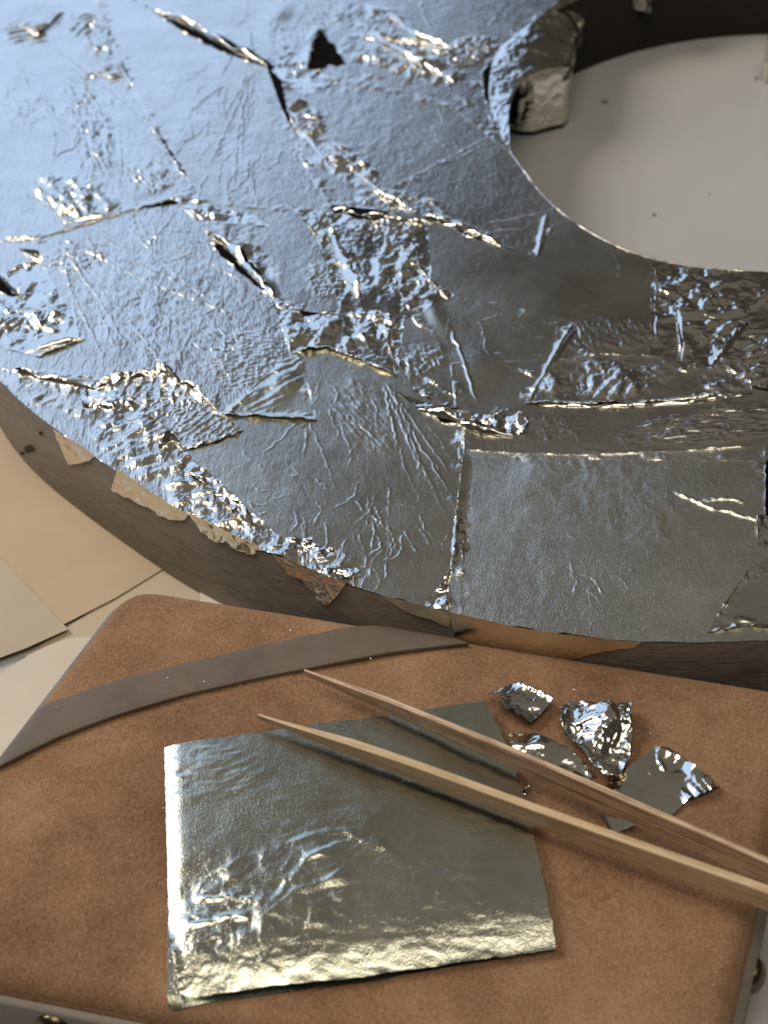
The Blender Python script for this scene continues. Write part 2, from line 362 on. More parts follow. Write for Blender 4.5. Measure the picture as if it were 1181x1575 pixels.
FZ = T
def crease_field(P, feats, seed):
    """sum of the folds, crinkled patches and lifted edges of one leaf (metres)"""
    global CR
    h = np.zeros(len(P)); CR = np.zeros(len(P)); x, y = P[:, 0]/PXM, P[:, 1]/PXM      # noise domain in pixel-sized units
    for k, f in enumerate(feats):
        t = f[0]; sd = seed*31+k*7
        if t == 'c':      # crease: points, amp mm, width px
            A = U2(f[1], FZ); pts = []
            for i in range(len(A)-1):
                L = np.hypot(*(A[i+1]-A[i])); m = max(2, int(L/(9*PXM)))
                nrm = np.array([-(A[i+1]-A[i])[1], (A[i+1]-A[i])[0]])/L
                for q in range(m): pts.append(A[i]+(A[i+1]-A[i])*q/m+nrm*random.gauss(0, 1.6)*PXM*(q > 0))
            pts.append(A[-1]); wd = f[3]*PXM*0.52; bb = np.array(pts)
            m = (P[:, 0] > bb[:, 0].min()-6*wd) & (P[:, 0] < bb[:, 0].max()+6*wd) & (P[:, 1] > bb[:, 1].min()-6*wd) & (P[:, 1] < bb[:, 1].max()+6*wd)
            if not m.any(): continue
            d, pos, _ = seg_dist(P[m], bb)
            ww = wd*(0.6+0.8*np.abs(perlin(pos*7, pos*0+k, sd)))
            h[m] += 1.0*f[2]*1e-3*np.maximum(0, 1-d/ww/1.7)*np.minimum(1, np.minimum(pos*8, (1-pos)*5))*(0.7+0.9*perlin(pos*9, pos*0+3.3, sd+1))
        elif t in ('k', 'f', 'w'):  # patch: centre, (rx, ry, angle), amp mm, wavelength px, stretch, direction
            c = U2([f[1]], FZ)[0]; rx, ry, an = f[2]; an = -math.radians(an)
            q = (P-c)/PXM; q[:, 1] /= 1.42
            qa = q[:, 0]*math.cos(an)+q[:, 1]*math.sin(an); qb = -q[:, 0]*math.sin(an)+q[:, 1]*math.cos(an)
            rad = np.hypot(qa/rx, qb/ry)/1.15+0.3*perlin(x/40, y/40, sd+5); m = rad < 1.25
            if not m.any(): continue
            msk = 1-sstep(0.75, 1.25, rad[m])
            st = f[5] if len(f) > 5 else 1.0; da = -math.radians(f[6]) if len(f) > 6 else 0.0
            u = (x[m]*math.cos(da)+y[m]*math.sin(da))/f[4]/st; v = (-x[m]*math.sin(da)+y[m]*math.cos(da))/f[4]
            if t == 'k': n = ridged(u, v, sd)+0.5*facet(u*1.7, v*1.7, sd+2)
            elif t == 'f':
                wx = u+0.5*perlin(u*0.8, v*0.8, sd+6); wy = v+0.5*perlin(u*0.8+7, v*0.8, sd+7)
                net = np.maximum(0, 1-np.abs(perlin(wx*0.9, wy*0.9, sd+8))*f[4]*0.22)+0.7*np.maximum(0, 1-np.abs(perlin(wx*1.6, wy*1.6, sd+9))*f[4]*0.16)
                ra = sd*1.7; ur = (u*math.cos(ra)+v*math.sin(ra))*0.62; vr = -u*math.sin(ra)+v*math.cos(ra)
                n = 1.25*facet(ur*0.42, vr*0.42, sd)+0.50*facet(ur*0.95, vr*0.95, sd+2)+0.16*net
                n = n*(0.55+0.9*np.abs(perlin(x[m]/70, y[m]/70, sd+3)*1.4))
            else:
                ww = v+0.8*perlin(u*0.7, v*0.5, sd)
                n = np.abs(np.mod(ww, 1)*2-1)*1.2-0.6
                n = n*(0.35+1.3*np.abs(perlin(u, v*0.6, sd+1)))+0.2*facet(u*2.2, v*2.2, sd+3)
            h[m] += f[3]*1e-3*n*msk*{'k': 1.2, 'f': 1.05, 'w': 1.1}[t]
            CR[m] = np.maximum(CR[m], msk*{'k': 0.15, 'f': 0.30, 'w': 0.08}[t]*min(1, 0.4+f[3]*0.6))
        elif t == 'l':    # lifted edge: points, height mm, falloff px
            A = U2(f[1], FZ); fall = f[3]*PXM
            m = (P[:, 0] > A[:, 0].min()-fall) & (P[:, 0] < A[:, 0].max()+fall) & (P[:, 1] > A[:, 1].min()-fall) & (P[:, 1] < A[:, 1].max()+fall)
            if not m.any(): continue
            d, pos, _ = seg_dist(P[m], A)
            e = np.clip(1-d/fall, 0, 1)**1.8
            h[m] += f[2]*1e-3*e*(0.75+0.6*perlin(pos*8, pos*0, sd))*np.minimum(1, np.minimum(pos*6+0.15, (1-pos)*6+0.15))
        elif t == 'b':    # smooth bulge: centre, (rx, ry, angle), height mm
            c = U2([f[1]], FZ)[0]; rx, ry, an = f[2]; an = -math.radians(an)
            q = (P-c)/PXM; q[:, 1] /= 1.42
            qa = q[:, 0]*math.cos(an)+q[:, 1]*math.sin(an); qb = -q[:, 0]*math.sin(an)+q[:, 1]*math.cos(an)
            h += f[3]*1e-3*np.exp(-(qa/rx)**2-(qb/ry)**2)
    return h

LEAF_N = 0
def ring_leaf(poly, feats=(), m=None, base=0.07, tear=2.2, label=None, edge=0.25, amb=0.10):
    global LEAF_N
    LEAF_N += 1; sd = LEAF_N
    A = rough_outline(U2(poly), 5*PXM, tear*PXM, sd)
    i0 = np.maximum(((A.min(0)-lo)/GS).astype(int)-2, 0); i1 = np.minimum(((A.max(0)-lo)/GS).astype(int)+3, [NX-1, NY-1])
    ix, iy = np.arange(i0[0], i1[0]+1), np.arange(i0[1], i1[1]+1)
    gx, gy = np.meshgrid(lo[0]+ix*GS, lo[1]+iy*GS); P = np.stack([gx.ravel(), gy.ravel()], 1)
    ok = inside(P, A) & (r_out(P) < 0.0) & (r_in(P) > 0.0)
    for h in HOLES:
        bb = (P[:, 0] > h[:, 0].min()) & (P[:, 0] < h[:, 0].max()) & (P[:, 1] > h[:, 1].min()) & (P[:, 1] < h[:, 1].max())
        if bb.any():
            k = np.where(bb)[0]; ok[k] &= ~inside(P[k], h)
    S = gx.shape; okg = ok.reshape(S)
    cell = (okg[:-1, :-1].astype(int)+okg[1:, :-1]+okg[:-1, 1:]+okg[1:, 1:]) >= 1
    need = np.zeros(S, bool)
    need[:-1, :-1] |= cell; need[1:, :-1] |= cell; need[:-1, 1:] |= cell; need[1:, 1:] |= cell
    nid = np.full(S, -1); nid[need] = np.arange(need.sum())
    Q = P[need.ravel()]; okq = ok[need.ravel()]
    band = erode_band(okg, 17)[need]; d = np.full(len(Q), 1.0); foot = Q.copy()
    d[band], _, foot[band] = seg_dist(Q[band], A, True)
    out = ~okq & (d < GS*1.6); Qs = Q.copy(); Qs[out] = foot[out]
    # rim: pull points that would overhang back onto the rim circle
    for c, Rf, sgn in ((CO, Rout, 1), (CI, Rin, -1)):
        q = Qs-c; r = np.hypot(q[:, 0], q[:, 1]); R = Rf(np.arctan2(q[:, 1], q[:, 0])); b = sgn*(r-R) > 0
        Qs[b] = c+q[b]/r[b][:, None]*R[b][:, None]
    d[~okq] = 0
    x, y = Q[:, 0]/PXM, Q[:, 1]/PXM
    own = base*1e-3+crease_field(Q, feats, sd)
    own += amb*1e-3*(0.8*perlin(x/60, y/60, sd)+0.35*perlin(x/21, y/21, sd+9)+0.12*ridged(x/9, y/9, sd+4))
    er = np.clip(1-d/(9*PXM), 0, 1)**2
    cr = CR; k = np.where(d < 30*PXM)[0]; xk, yk = x[k], y[k]
    lap = np.clip(1-d[k]/(30*PXM), 0, 1)*np.clip(0.1+2.6*perlin(xk/55, yk/55, sd+21), 0, 1)   # puckering that grows out of the laps
    own[k] += 1e-3*lap*0.55*(0.5+facet(xk/17, yk/17, sd+22)+0.5*facet(xk/8, yk/8, sd+23)); cr[k] = np.maximum(cr[k], lap*0.3)
    own += edge*1e-3*er*np.clip(0.25+1.6*perlin(x/26, y/26, sd+2), 0, 2)
    hm = HM[i0[1]:i1[1]+1, i0[0]:i1[0]+1]
    below = hm[need]
    z = np.maximum(own+0.00008, below+0.00005+0.25*np.maximum(0, own-base*1e-3))
    new = hm.copy(); new[need] = np.where(okq, z, below); HM[i0[1]:i1[1]+1, i0[0]:i1[0]+1] = new
    V = np.c_[Qs, T+z]
    a = nid[:-1, :-1][cell]; b = nid[:-1, 1:][cell]; c = nid[1:, 1:][cell]; e = nid[1:, :-1][cell]
    o = obj('leaf', V, np.stack([a, b, c, e], 1), m or M_LEAF, ring, crumple=cr)
    if label: o['label'] = label
    return o
def fan(o, ends, amp, wd):
    out = []
    for e in ends:
        mx = (o[0]*0.5+e[0]*0.5+random.uniform(-9, 9), o[1]*0.5+e[1]*0.5+random.uniform(-9, 9))
        out.append(('c', [(o[0]+random.uniform(-4, 4), o[1]+random.uniform(-4, 4)), mx, e], amp*random.uniform(0.6, 1.2), wd*random.uniform(0.7, 1.2)))
    return out
def squiggles(c, rx, ry, n, L, amp, wd, ang=60):
    out = []
    for _ in range(n):
        p = (c[0]+random.gauss(0, rx), c[1]+random.gauss(0, ry)); a = math.radians(ang+random.gauss(0, 22)); pts = [p]
        for _k in range(3):
            l = L/3*random.uniform(0.6, 1.4); p = (p[0]+l*math.cos(a), p[1]+l*math.sin(a)); pts.append(p); a += random.gauss(0, 0.5)
        out.append(('c', pts, amp*random.choice((-0.7, 1, 1))*random.uniform(0.5, 1.3), wd*random.uniform(0.7, 1.3)))
    return out

# far to near, lower leaves first
ring_leaf([(440,-60),(940,-90),(880,0),(800,50),(742,110),(745,150),(790,240),(700,170),(520,125),(455,118),(430,60)],
    [('f',(610,80),(115,55,15),2.6,36), ('f',(560,25),(80,40,20),1.6,26), ('f',(660,110),(70,40,20),2.2,30), ('k',(720,80),(40,60,60),0.9,24), ('l',[(472,112),(479,72),(492,43)],2.0,26)]
    + squiggles((640,20),60,18,8,60,0.3,4,70), label='crumpled leaf at the far inner edge')
ring_leaf([(150,-70),(520,-70),(500,42),(430,106),(404,92),(300,40),(190,-4)], squiggles((390,40),34,28,26,60,0.38,2.8,60)+squiggles((470,20),20,30,10,60,0.4,3,70)+[('l',[(232,12),(300,38),(360,72),(412,95)],1.6,22), ('b',(430,20),(30,40,20),0.8)])
ring_leaf([(600,290),(780,195),(1060,395),(1040,580),(840,590),(640,500),(590,400)],
    squiggles((900,460),90,45,12,50,0.14,3.5,20)+squiggles((960,380),40,15,6,40,0.2,3,40)+[('k',(930,515),(90,30,0),0.2,12,3,80)], M_LEAF3, amb=0.05)
ring_leaf([(425,95),(520,108),(700,140),(790,205),(862,325),(826,396),(768,378),(690,345),(640,330),(505,316),(460,240)],
    [('f',(470,185),(60,34,62),1.9,24), ('f',(530,255),(75,34,50),2.0,26), ('f',(610,312),(75,28,18),2.0,24), ('l',[(840,330),(826,396)],1.0,12), ('l',[(640,328),(700,345),(768,378)],1.6,20)]
    + squiggles((680,200),70,40,22,60,0.26,2.8,25)+[('c',[(745,345),(790,338),(850,325)],0.4,4), ('c',[(700,345),(760,356),(820,352)],0.3,4)], label='leaf with a crumpled left side beside the opening')
ring_leaf([(120,-60),(200,-5),(300,44),(410,102),(432,165),(512,324),(470,332),(380,320),(290,312),(235,200)],
    fan((385,110),[(360,300),(320,260),(372,240),(345,180)],0.45,3.4)+squiggles((350,190),36,60,46,62,0.36,2.6,105)+squiggles((425,240),22,40,14,46,0.32,2.6,60)+squiggles((260,120),40,50,8,50,0.2,2.6,20), label='smooth blue leaf with a tree of creases')
ring_leaf([(-60,-60),(140,-60),(192,110),(246,200),(302,296),(268,308),(190,328),(120,350),(60,368),(-60,372)],
    [('f',(55,25),(70,45,20),1.5,30), ('w',(40,50),(55,40,20),1.6,30,2,-30), ('k',(150,60),(75,28,76),1.0,22,3,70), ('w',(130,40),(30,45,0),1.3,24,2,-60), ('w',(165,110),(45,18,-20),1.5,24,1.4,-15), ('f',(115,300),(85,45,25),2.2,34), ('w',(110,300),(80,45,25),1.6,34,2,60), ('k',(135,190),(140,38,70),0.70,15,6,72),
     ('k',(40,150),(90,50,60),0.35,14,4,55), ('k',(230,270),(50,40,60),0.5,16,3,60),
     ('l',[(302,296),(190,328),(60,368)],0.7,18), ('l',[(192,110),(246,200),(302,296)],0.6,14)]+squiggles((130,190),30,70,46,95,0.42,2.6,78)+squiggles((60,120),40,60,18,60,0.34,2.6,60)+squiggles((215,250),30,30,14,60,0.36,2.6,70), M_LEAF2, label='blue crinkled leaf at the far left corner')
ring_leaf([(694,560),(1260,540),(1260,712),(1000,708),(706,706)], [('k',(1090,655),(120,30,-4),0.35,9,4,4), ('k',(840,660),(60,20,0),0.1,12)]+squiggles((880,650),60,12,6,40,0.15,3,50))
ring_leaf([(1003,380),(1260,400),(1260,620),(1040,570),(998,545)],
    [('f',(1080,450),(110,55,0),1.2,26), ('k',(1150,540),(60,60,0),0.7,20,2,-20), ('c',[(1006,400),(1010,545)],0.4,5)], M_FOIL, label='dark crinkled leaf at the near inner edge')
ring_leaf([(395,520),(620,555),(712,622),(716,700),(708,1010),(550,960),(360,880),(240,720),(325,615)],
    fan((590,590),[(700,740),(668,760),(640,700),(690,800),(612,700),(655,800),(700,770)],0.30,3.2)+fan((470,640),[(520,760),(400,700)],0.2,4)
    + squiggles((560,790),40,40,16,70,0.26,2.4,95)+squiggles((640,780),40,50,22,50,0.26,2.4,60)+squiggles((430,740),70,40,18,40,0.2,3.2,50)+squiggles((520,620),50,30,14,50,0.25,3.2,60)
    + squiggles((590,860),25,25,10,30,0.3,2.6,100)+[('f',(520,870),(40,22,20),0.7,12), ('k',(560,640),(70,40,60),0.14,9,5,60)], M_LEAF3, label='dark olive leaf with long fanned creases')
ring_leaf([(268,304),(380,318),(512,326),(565,490),(430,475),(416,452),(330,372)],
    [('f',(345,345),(75,26,35),1.7,22), ('f',(395,400),(55,20,50),1.6,20), ('l',[(314,356),(366,386),(396,415),(420,460)],2.2,22), ('k',(500,430),(30,40,0),0.3,12)], label='leaf with a puckered lip over a black gap')
ring_leaf([(465,322),(560,334),(655,336),(668,465),(600,505),(525,485),(500,400)],
    [('f',(520,400),(70,28,72),2.4,32), ('f',(610,400),(36,60,20),1.0,18), ('k',(600,350),(60,16,5),0.7,16)]+[('c',[(505,345),(528,400),(545,450)],2.0,14)], M_FOIL, label='crumpled leaf with a warm curled fold')
ring_leaf([(-60,372),(60,366),(180,326),(302,312),(345,372),(420,462),(452,552),(340,648),(260,590),(20,582),(-60,565)],
    fan((85,368),[(172,572),(130,560),(300,625),(210,560),(415,505),(250,420),(330,600)],0.40,3.2)+fan((190,345),[(420,458),(400,520),(330,470),(430,500)],0.42,3.2)+squiggles((250,430),90,50,34,80,0.34,2.6,48)+squiggles((170,360),60,14,16,50,0.4,2.8,40)
    + [('k',(250,480),(190,110,30),0.13,8,7,52), ('k',(380,560),(60,60,0),0.22,9,2,20), ('k',(110,400),(60,30,0),0.3,10,2,60), ('l',[(-60,372),(60,366)],0.4,10)], M_LEAF2, label='broad blue leaf with creases raying from its corner')
ring_leaf([(602,540),(612,485),(650,440),(700,450),(882,497),(845,560),(812,624),(735,645),(640,606)],
    [('b',(668,482),(16,46,-20),0.7), ('c',[(690,500),(712,555),(735,625)],0.6,6), ('b',(740,560),(40,40,30),0.5), ('l',[(602,600),(680,632),(735,645)],1.2,16), ('l',[(882,497),(812,624)],1.0,12), ('k',(640,560),(30,50,60),0.3,12,2,60)]
    + squiggles((780,520),50,30,8,60,0.2,4,20), M_LEAF3, label='smooth dark triangular leaf in the middle')
ring_leaf([(414,452),(470,488),(540,472),(622,488),(612,582),(560,560),(502,538),(446,546)],
    [('f',(470,505),(55,35,0),1.3,18), ('f',(575,515),(50,40,20),1.3,16), ('l',[(446,546),(502,538),(560,560),(612,582)],1.5,16)], M_FOIL, label='narrow crumpled strip with torn lower edge')
ring_leaf([(330,640),(388,600),(442,545),(462,535),(488,648),(400,644)],
    [('w',(410,590),(60,40,-30),0.5,22,3,-38), ('f',(400,600),(60,40,-30),0.5,30), ('l',[(330,640),(400,644),(488,648)],1.4,18), ('b',(440,590),(18,40,20),0.8)], M_LEAF3, label='rippled tongue-shaped leaf with loose lower edge')
ring_leaf([(-60,560),(40,572),(180,584),(250,578),(330,640),(368,668),(285,694),(335,742),(425,822),(560,892),(545,925),(380,880),(100,760),(-60,640)],
    [('f',(100,605),(110,30,20),0.9,16), ('f',(220,680),(90,50,30),0.8,13), ('f',(330,765),(90,45,40),1.0,13), ('f',(450,850),(100,35,25),0.9,12), ('k',(270,640),(100,40,30),0.3,9)], M_LEAF2, label='finely crumpled strip along the outer rim')
ring_leaf([(150,590),(180,580),(250,572),(300,602),(335,632),(376,664),(330,682),(284,694),(262,660),(200,625)],
    [('w',(235,602),(85,26,12),1.7,24,2,88), ('w',(325,660),(50,30,30),1.2,15,2,-48), ('l',[(150,590),(180,580),(250,572),(335,632)],1.8,20), ('l',[(376,664),(284,694)],1.4,14)], M_LEAF, label='fluted flap of leaf near the outer rim')
ring_leaf([(244,690),(266,674),(288,704),(330,735),(400,805),(425,828),(370,800),(300,735)], [('k',(350,765),(60,30,42),0.9,14,2,45), ('l',[(244,690),(266,674)],2.5,24)], M_FOIL, label='small dark turned-up flap')
ring_leaf([(-60,430),(20,418),(60,392),(90,450),(132,522),(98,536),(62,550),(20,540),(-60,510)],
    [('f',(40,480),(80,60,20),1.8,22), ('l',[(132,522),(62,550)],1.2,14), ('f',(40,410),(40,20,0),1.2,16)], M_FOIL, label='crumpled scrap of leaf at the left edge')
ring_leaf([(806,622),(842,570),(884,505),(905,545),(1005,548),(1050,566),(1145,540),(1156,606),(1080,616),(960,625),(880,624)],
    [('f',(920,585),(110,32,-3),0.9,18), ('w',(950,600),(60,16,0),0.7,26,2,-60), ('l',[(806,622),(960,625),(1156,606)],1.6,14), ('l',[(884,508),(842,566)],2.0,12), ('f',(1110,585),(40,28,0),0.9,18)]+[('c',[(845,560),(930,545),(1040,550)],0.5,5)], label='dark strip of leaf with a raised lower edge')
ring_leaf([(1036,466),(1090,490),(1152,498),(1120,535),(1094,564),(1046,556),(1040,510)],
    [('f',(1085,525),(50,40,0),1.6,30), ('l',[(1152,498),(1120,535),(1094,564)],3.0,26), ('l',[(1036,466),(1046,556)],1.2,12)], M_FOIL, label='folded bright flap with a black shadow below it')
ring_leaf([(712,692),(800,699),(900,701),(1080,693),(1176,685),(1176,800),(1260,830),(1260,1100),(686,1010),(694,880),(703,780)],
    [('c',[(1035,757),(1062,768),(1100,788)],0.9,7), ('c',[(1080,772),(1120,768),(1150,775)],0.9,8), ('c',[(1075,776),(1130,792),(1172,804)],0.8,6), ('l',[(712,692),(800,699),(900,701),(1080,693),(1176,685)],0.5,10), ('l',[(712,692),(703,780),(694,880)],1.4,20)]
    + squiggles((900,865),45,25,14,45,0.26,3,30)+squiggles((830,930),50,18,8,30,0.2,2.6,25)+[('b',(820,740),(60,30,-40),0.35), ('k',(930,750),(120,60,30),0.10,30,3,40)], M_FRESH, label='large fresh square leaf lying over the near edge')
ring_leaf([(640,932),(676,905),(690,880),(724,845),(712,800),(697,800),(692,880),(688,952)], [('f',(690,900),(60,60,0),1.2,13)], M_FOIL, label='crumpled narrow scrap beside the large square leaf')
ring_leaf([(1084,974),(1110,935),(1150,880),(1260,800),(1260,975),(1150,965)], [('c',[(1100,955),(1130,900),(1160,865)],0.5,6), ('l',[(1084,974),(1150,966),(1260,975)],0.8,12)], M_LEAF3, label='smooth triangular leaf at the right edge')
ring_leaf([(1162,796),(1200,790),(1200,850),(1165,838)], [('f',(1175,820),(30,30,0),1.4,12)], M_FOIL)
ring_leaf([(606,602),(650,618),(700,632),(752,642),(800,634),(814,650),(806,668),(770,672),(735,660),(688,650),(640,626)],
    [('f',(770,655),(50,24,0),2.6,16), ('l',[(640,626),(688,650),(735,660),(770,672)],2.4,18)], M_FOIL, label='dark curled shred of leaf')
ring_leaf([(430,90),(470,82),(492,112),(520,128),(470,150),(440,130),(418,110)], [('f',(465,110),(40,30,0),1.8,18)], M_FOIL)
ring_leaf([(262,306),(300,300),(330,322),(390,330),(415,350),(360,345),(320,345)], [('f',(330,325),(70,20,15),1.3,15)], M_FOIL)
ring_leaf([(448,318),(500,330),(520,372),(505,392),(480,355)], [('f',(490,350),(30,40,0),1.4,14)], M_FOIL)
ring_leaf([(618,440),(655,428),(700,455),(660,475),(640,490),(614,488)], [('f',(655,455),(50,26,0),1.3,20)], M_FOIL, label='pale turned-back leaf corner')
ring_leaf([(620,380),(645,372),(660,440),(690,462),(650,470),(612,445)], [('f',(645,425),(40,50,0),1.3,15)], M_FOIL)
ring_leaf([(110,590),(160,586),(190,612),(250,640),(200,648),(130,625)], [('f',(170,615),(70,26,10),1.2,13)], M_FOIL)
ring_leaf([(440,830),(478,828),(486,842),(520,850),(480,852),(452,846)], [('f',(475,840),(40,14,0),1.4,12), ('l',[(440,830),(520,850)],1.2,10)], M_FOIL)
ring_leaf([(480,880),(548,876),(556,884),(530,892)], [('f',(515,884),(40,12,0),1.2,10)], M_FOIL)

# loose lips of leaf standing up from the surface
def flap(base, H, lean, a0=80, a1=15, sd=1, wl=22, amp=0.8, m=None, taper=1.0, label=None):
    if H < 3.5: wl, amp = wl*1.8, amp*0.55
    b = np.array(base, float); L = np.r_[0, np.cumsum(np.hypot(*np.diff(b, axis=0).T))]; n = max(20, int(L[-1]/2.5)); t = np.linspace(0, L[-1], n)
    px = np.stack([np.interp(t, L, b[:, 0]), np.interp(t, L, b[:, 1])], 1); P = U(px, T+0.0002)
    dr = (U2([np.array(base[0])+np.array(lean)])-U2([base[0]]))[0]; dr = np.array([*(dr/np.linalg.norm(dr)), 0])
    nr_ = max(8, int(H/0.28)); s_ = t/L[-1]; env = np.minimum(1, np.minimum(s_, 1-s_)*5)**0.7*taper*(0.75+0.9*perlin(t/30, t*0+sd, sd))
    env = np.clip(env, 0.06, 1.3)
    pos = P.copy(); rows = [pos.copy()]; u = t/wl
    for r in range(nr_):
        q = r/nr_; a = np.radians(a0+(a1-a0)*q+(26 if H >= 3.5 else 7)*perlin(t/26, t*0+q*1.5, sd+2)*q)
        pos = pos+(np.cos(a)[:, None]*dr+np.sin(a)[:, None]*np.array([0, 0, 1.0]))*(H*1e-3/nr_*env)[:, None]; rows.append(pos.copy())
    V = np.array(rows); R = V.shape[0]; uu, vv = np.meshgrid(u, np.arange(R)*0.28/0.172/wl)
    f = amp*1e-3*(facet(uu, vv, sd)+0.5*facet(uu*2.1, vv*2.1, sd+1))*np.linspace(0, 1, R)[:, None]**0.6
    V = V+f[..., None]*(dr*0.5+np.array([0, 0, 0.7])); V[..., 2] = np.maximum(V[..., 2], T+0.0004)
    F = np.array([(r*n+k, r*n+k+1, (r+1)*n+k+1, (r+1)*n+k) for r in range(R-1) for k in range(n-1)])
    o = obj('leaf_flap', V.reshape(-1, 3), F, m or M_FOIL, ring, crumple=np.full(R*n, 0.15))
    if label: o['label'] = label
flap([(236,18),(300,46),(360,80),(412,102)], 4.0, (0.3,-1), 75, 20, 3, 40, 0.5, label='dark raised lip of leaf at the far left')
flap([(316,362),(348,384),(385,425),(420,460)], 4.6, (1,-0.6), 85, 5, 5, 24, 1.3)
flap([(560,52),(620,90),(700,130)], 5.0, (0.4,-1), 80, 10, 8, 26, 1.6)
flap([(590,20),(640,60),(690,75)], 4.0, (0.4,-1), 80, 0, 9, 22, 1.6)
flap([(512,322),(560,334),(620,342),(674,346)], 2.8, (0,-1), 75, 10, 11, 18, 1.0)
flap([(682,346),(725,360),(772,382)], 2.4, (0.2,-1), 70, 10, 12, 50, 0.3)
flap([(640,630),(690,648),(742,668),(790,672)], 3.4, (0.2,-1), 90, 10, 13, 16, 1.2)
flap([(150,600),(190,586),(250,578),(300,606),(338,640)], 4.2, (-0.1,-1), 70, 5, 14, 20, 2.0, label='fluted standing lip near the outer rim')
flap([(20,572),(60,584),(150,602)], 3.0, (0.1,-1), 80, 10, 15, 20, 1.0)
flap([(1038,470),(1042,510),(1047,556)], 3.4, (1,-0.2), 85, 10, 16, 22, 1.0)
flap([(1094,566),(1122,538),(1152,502)], 4.2, (-0.8,-0.8), 85, 25, 17, 30, 0.8)
flap([(500,352),(515,395),(530,430),(548,460)], 5.5, (1,-0.15), 100, -10, 18, 40, 1.2, label='warm glinting curled fold')
flap([(440,168),(470,215),(505,262)], 2.4, (1,-0.5), 80, 5, 19, 18, 1.2)
flap([(540,262),(580,300),(640,328)], 2.6, (0.6,-1), 80, 5, 20, 18, 1.2)
flap([(60,300),(100,345),(190,328)], 2.0, (0.2,-1), 60, 0, 21, 26, 1.6)
flap([(2,428),(32,462)], 4.0, (1,-0.5), 90, 10, 22, 20, 1.2)
flap([(30,385),(62,400),(70,414)], 4.0, (0.3,-1), 90, 20, 23, 16, 1.2)
flap([(40,545),(80,535),(128,524)], 3.0, (-0.1,-1), 80, 10, 24, 20, 1.4)
flap([(610,488),(600,520),(612,578)], 2.2, (-1,-0.2), 80, 5, 25, 16, 1.2)
flap([(430,500),(446,546)], 2.2, (1,-0.2), 80, 5, 26, 16, 1.0)
flap([(150,98),(170,125),(196,118)], 3.2, (-0.3,-1), 80, 5, 27, 22, 1.2)
flap([(20,30),(60,60),(100,20)], 3.2, (-0.3,-1), 80, 5, 28, 22, 1.6)
flap([(245,694),(266,680),(284,696)], 4.2, (0.1,-1), 90, 40, 29, 40, 0.4, label='small dark upright corner of leaf')
flap([(640,380),(648,420),(690,462)], 2.6, (-0.8,-0.6), 80, 5, 30, 16, 1.4)
flap([(810,625),(880,628),(960,628),(1060,622),(1152,608)], 1.6, (0,-1), 70, 5, 31, 24, 0.8)

# ------------------------------------------------------------------ leaf hanging over the walls of the ring
def on_wall(P):
    """where the sight line of a photograph point meets the outer wall (or the top, above the rim)"""
    d = rays(P); a = (T-CAMZ)/d[:, 2]; b = (0-CAMZ)/d[:, 2]; hi_ = b.copy(); lo_ = a*0.8
    for _ in range(40):
        m = (hi_+lo_)/2; q = (CAM+d*m[:, None])[:, :2]; ins = r_out(q) < 0
        hi_ = np.where(ins, m, hi_); lo_ = np.where(ins, lo_, m)
    return CAM+d*np.maximum(hi_, 0)[:, None]
def grid_poly(A, gs, keepedge=True, bandn=12):
    """a fine grid cut to the outline A: points, quads, distance from the edge"""
    A = np.asarray(A, float); a0 = A.min(0)-2*gs; n = np.ceil((A.max(0)+2*gs-a0)/gs).astype(int)+1
    gx, gy = np.meshgrid(a0[0]+np.arange(n[0])*gs, a0[1]+np.arange(n[1])*gs); P = np.stack([gx.ravel(), gy.ravel()], 1)
    ok = inside(P, A); okg = ok.reshape(gx.shape)
    cell = (okg[:-1, :-1].astype(int)+okg[1:, :-1]+okg[:-1, 1:]+okg[1:, 1:]) >= 1
    need = np.zeros(gx.shape, bool); need[:-1, :-1] |= cell; need[1:, :-1] |= cell; need[:-1, 1:] |= cell; need[1:, 1:] |= cell
    nid = np.full(gx.shape, -1); nid[need] = np.arange(need.sum()); Q = P[need.ravel()]; okq = ok[need.ravel()]
    band = erode_band(okg, bandn)[need]; d = np.full(len(Q), bandn*gs*1.0); foot = Q.copy()
    d[band], _, foot[band] = seg_dist(Q[band], A, True); d = np.minimum(d, bandn*gs)
    Q = np.where(okq[:, None], Q, foot); d[~okq] = 0
    F = np.stack([nid[:-1, :-1][cell], nid[:-1, 1:][cell], nid[1:, 1:][cell], nid[1:, :-1][cell]], 1)
    return Q, F, d
def wall_leaf(poly, sd, amp=0.5, wl=16, m=None, lift=0.4, label=None):
    A = rough_outline(np.array(poly, float), 4, 2.0, sd)
    Q, F, d = grid_poly(A, 2.0)
    P = on_wall(Q); nv = np.c_[P[:, :2]-CO, np.zeros(len(P))]; nv /= np.linalg.norm(nv, axis=1)[:, None]
    u, v = Q[:, 0]/wl, Q[:, 1]/wl
    wl = wl*1.5; u, v = Q[:, 0]/wl, Q[:, 1]/wl; h = 0.15+0.5*lift*np.clip(1-d/24, 0, 1)**2*(0.5+perlin(u*0.5, v*0.5, sd))+1.0*amp*(0.6+0.5*facet(u, v, sd)+0.3*facet(u*2.2, v*2.2, sd+1))
    top = sstep(T-0.004, T-0.0005, P[:, 2]); h = h*(1-0.7*top)
    V = P+nv*(h*1e-3)[:, None]; V[:, 2] += 0.0004*top
    o = obj('leaf_scrap', V, F[:, ::-1], m or M_FOIL, ring, crumple=np.full(len(V), 0.25 if amp > 0.2 else 0.03))
    if label: o['label'] = label
wall_leaf([(82,660),(118,682),(148,702),(140,708),(108,714),(100,695)], 3, 0.35, label='pale corner of leaf hanging over the outer wall')
wall_leaf([(182,722),(220,748),(262,776),(292,792),(286,799),(262,797),(225,777),(198,762),(174,752)], 5, 1.0, 12, label='crumpled leaf edge folded down over the wall')
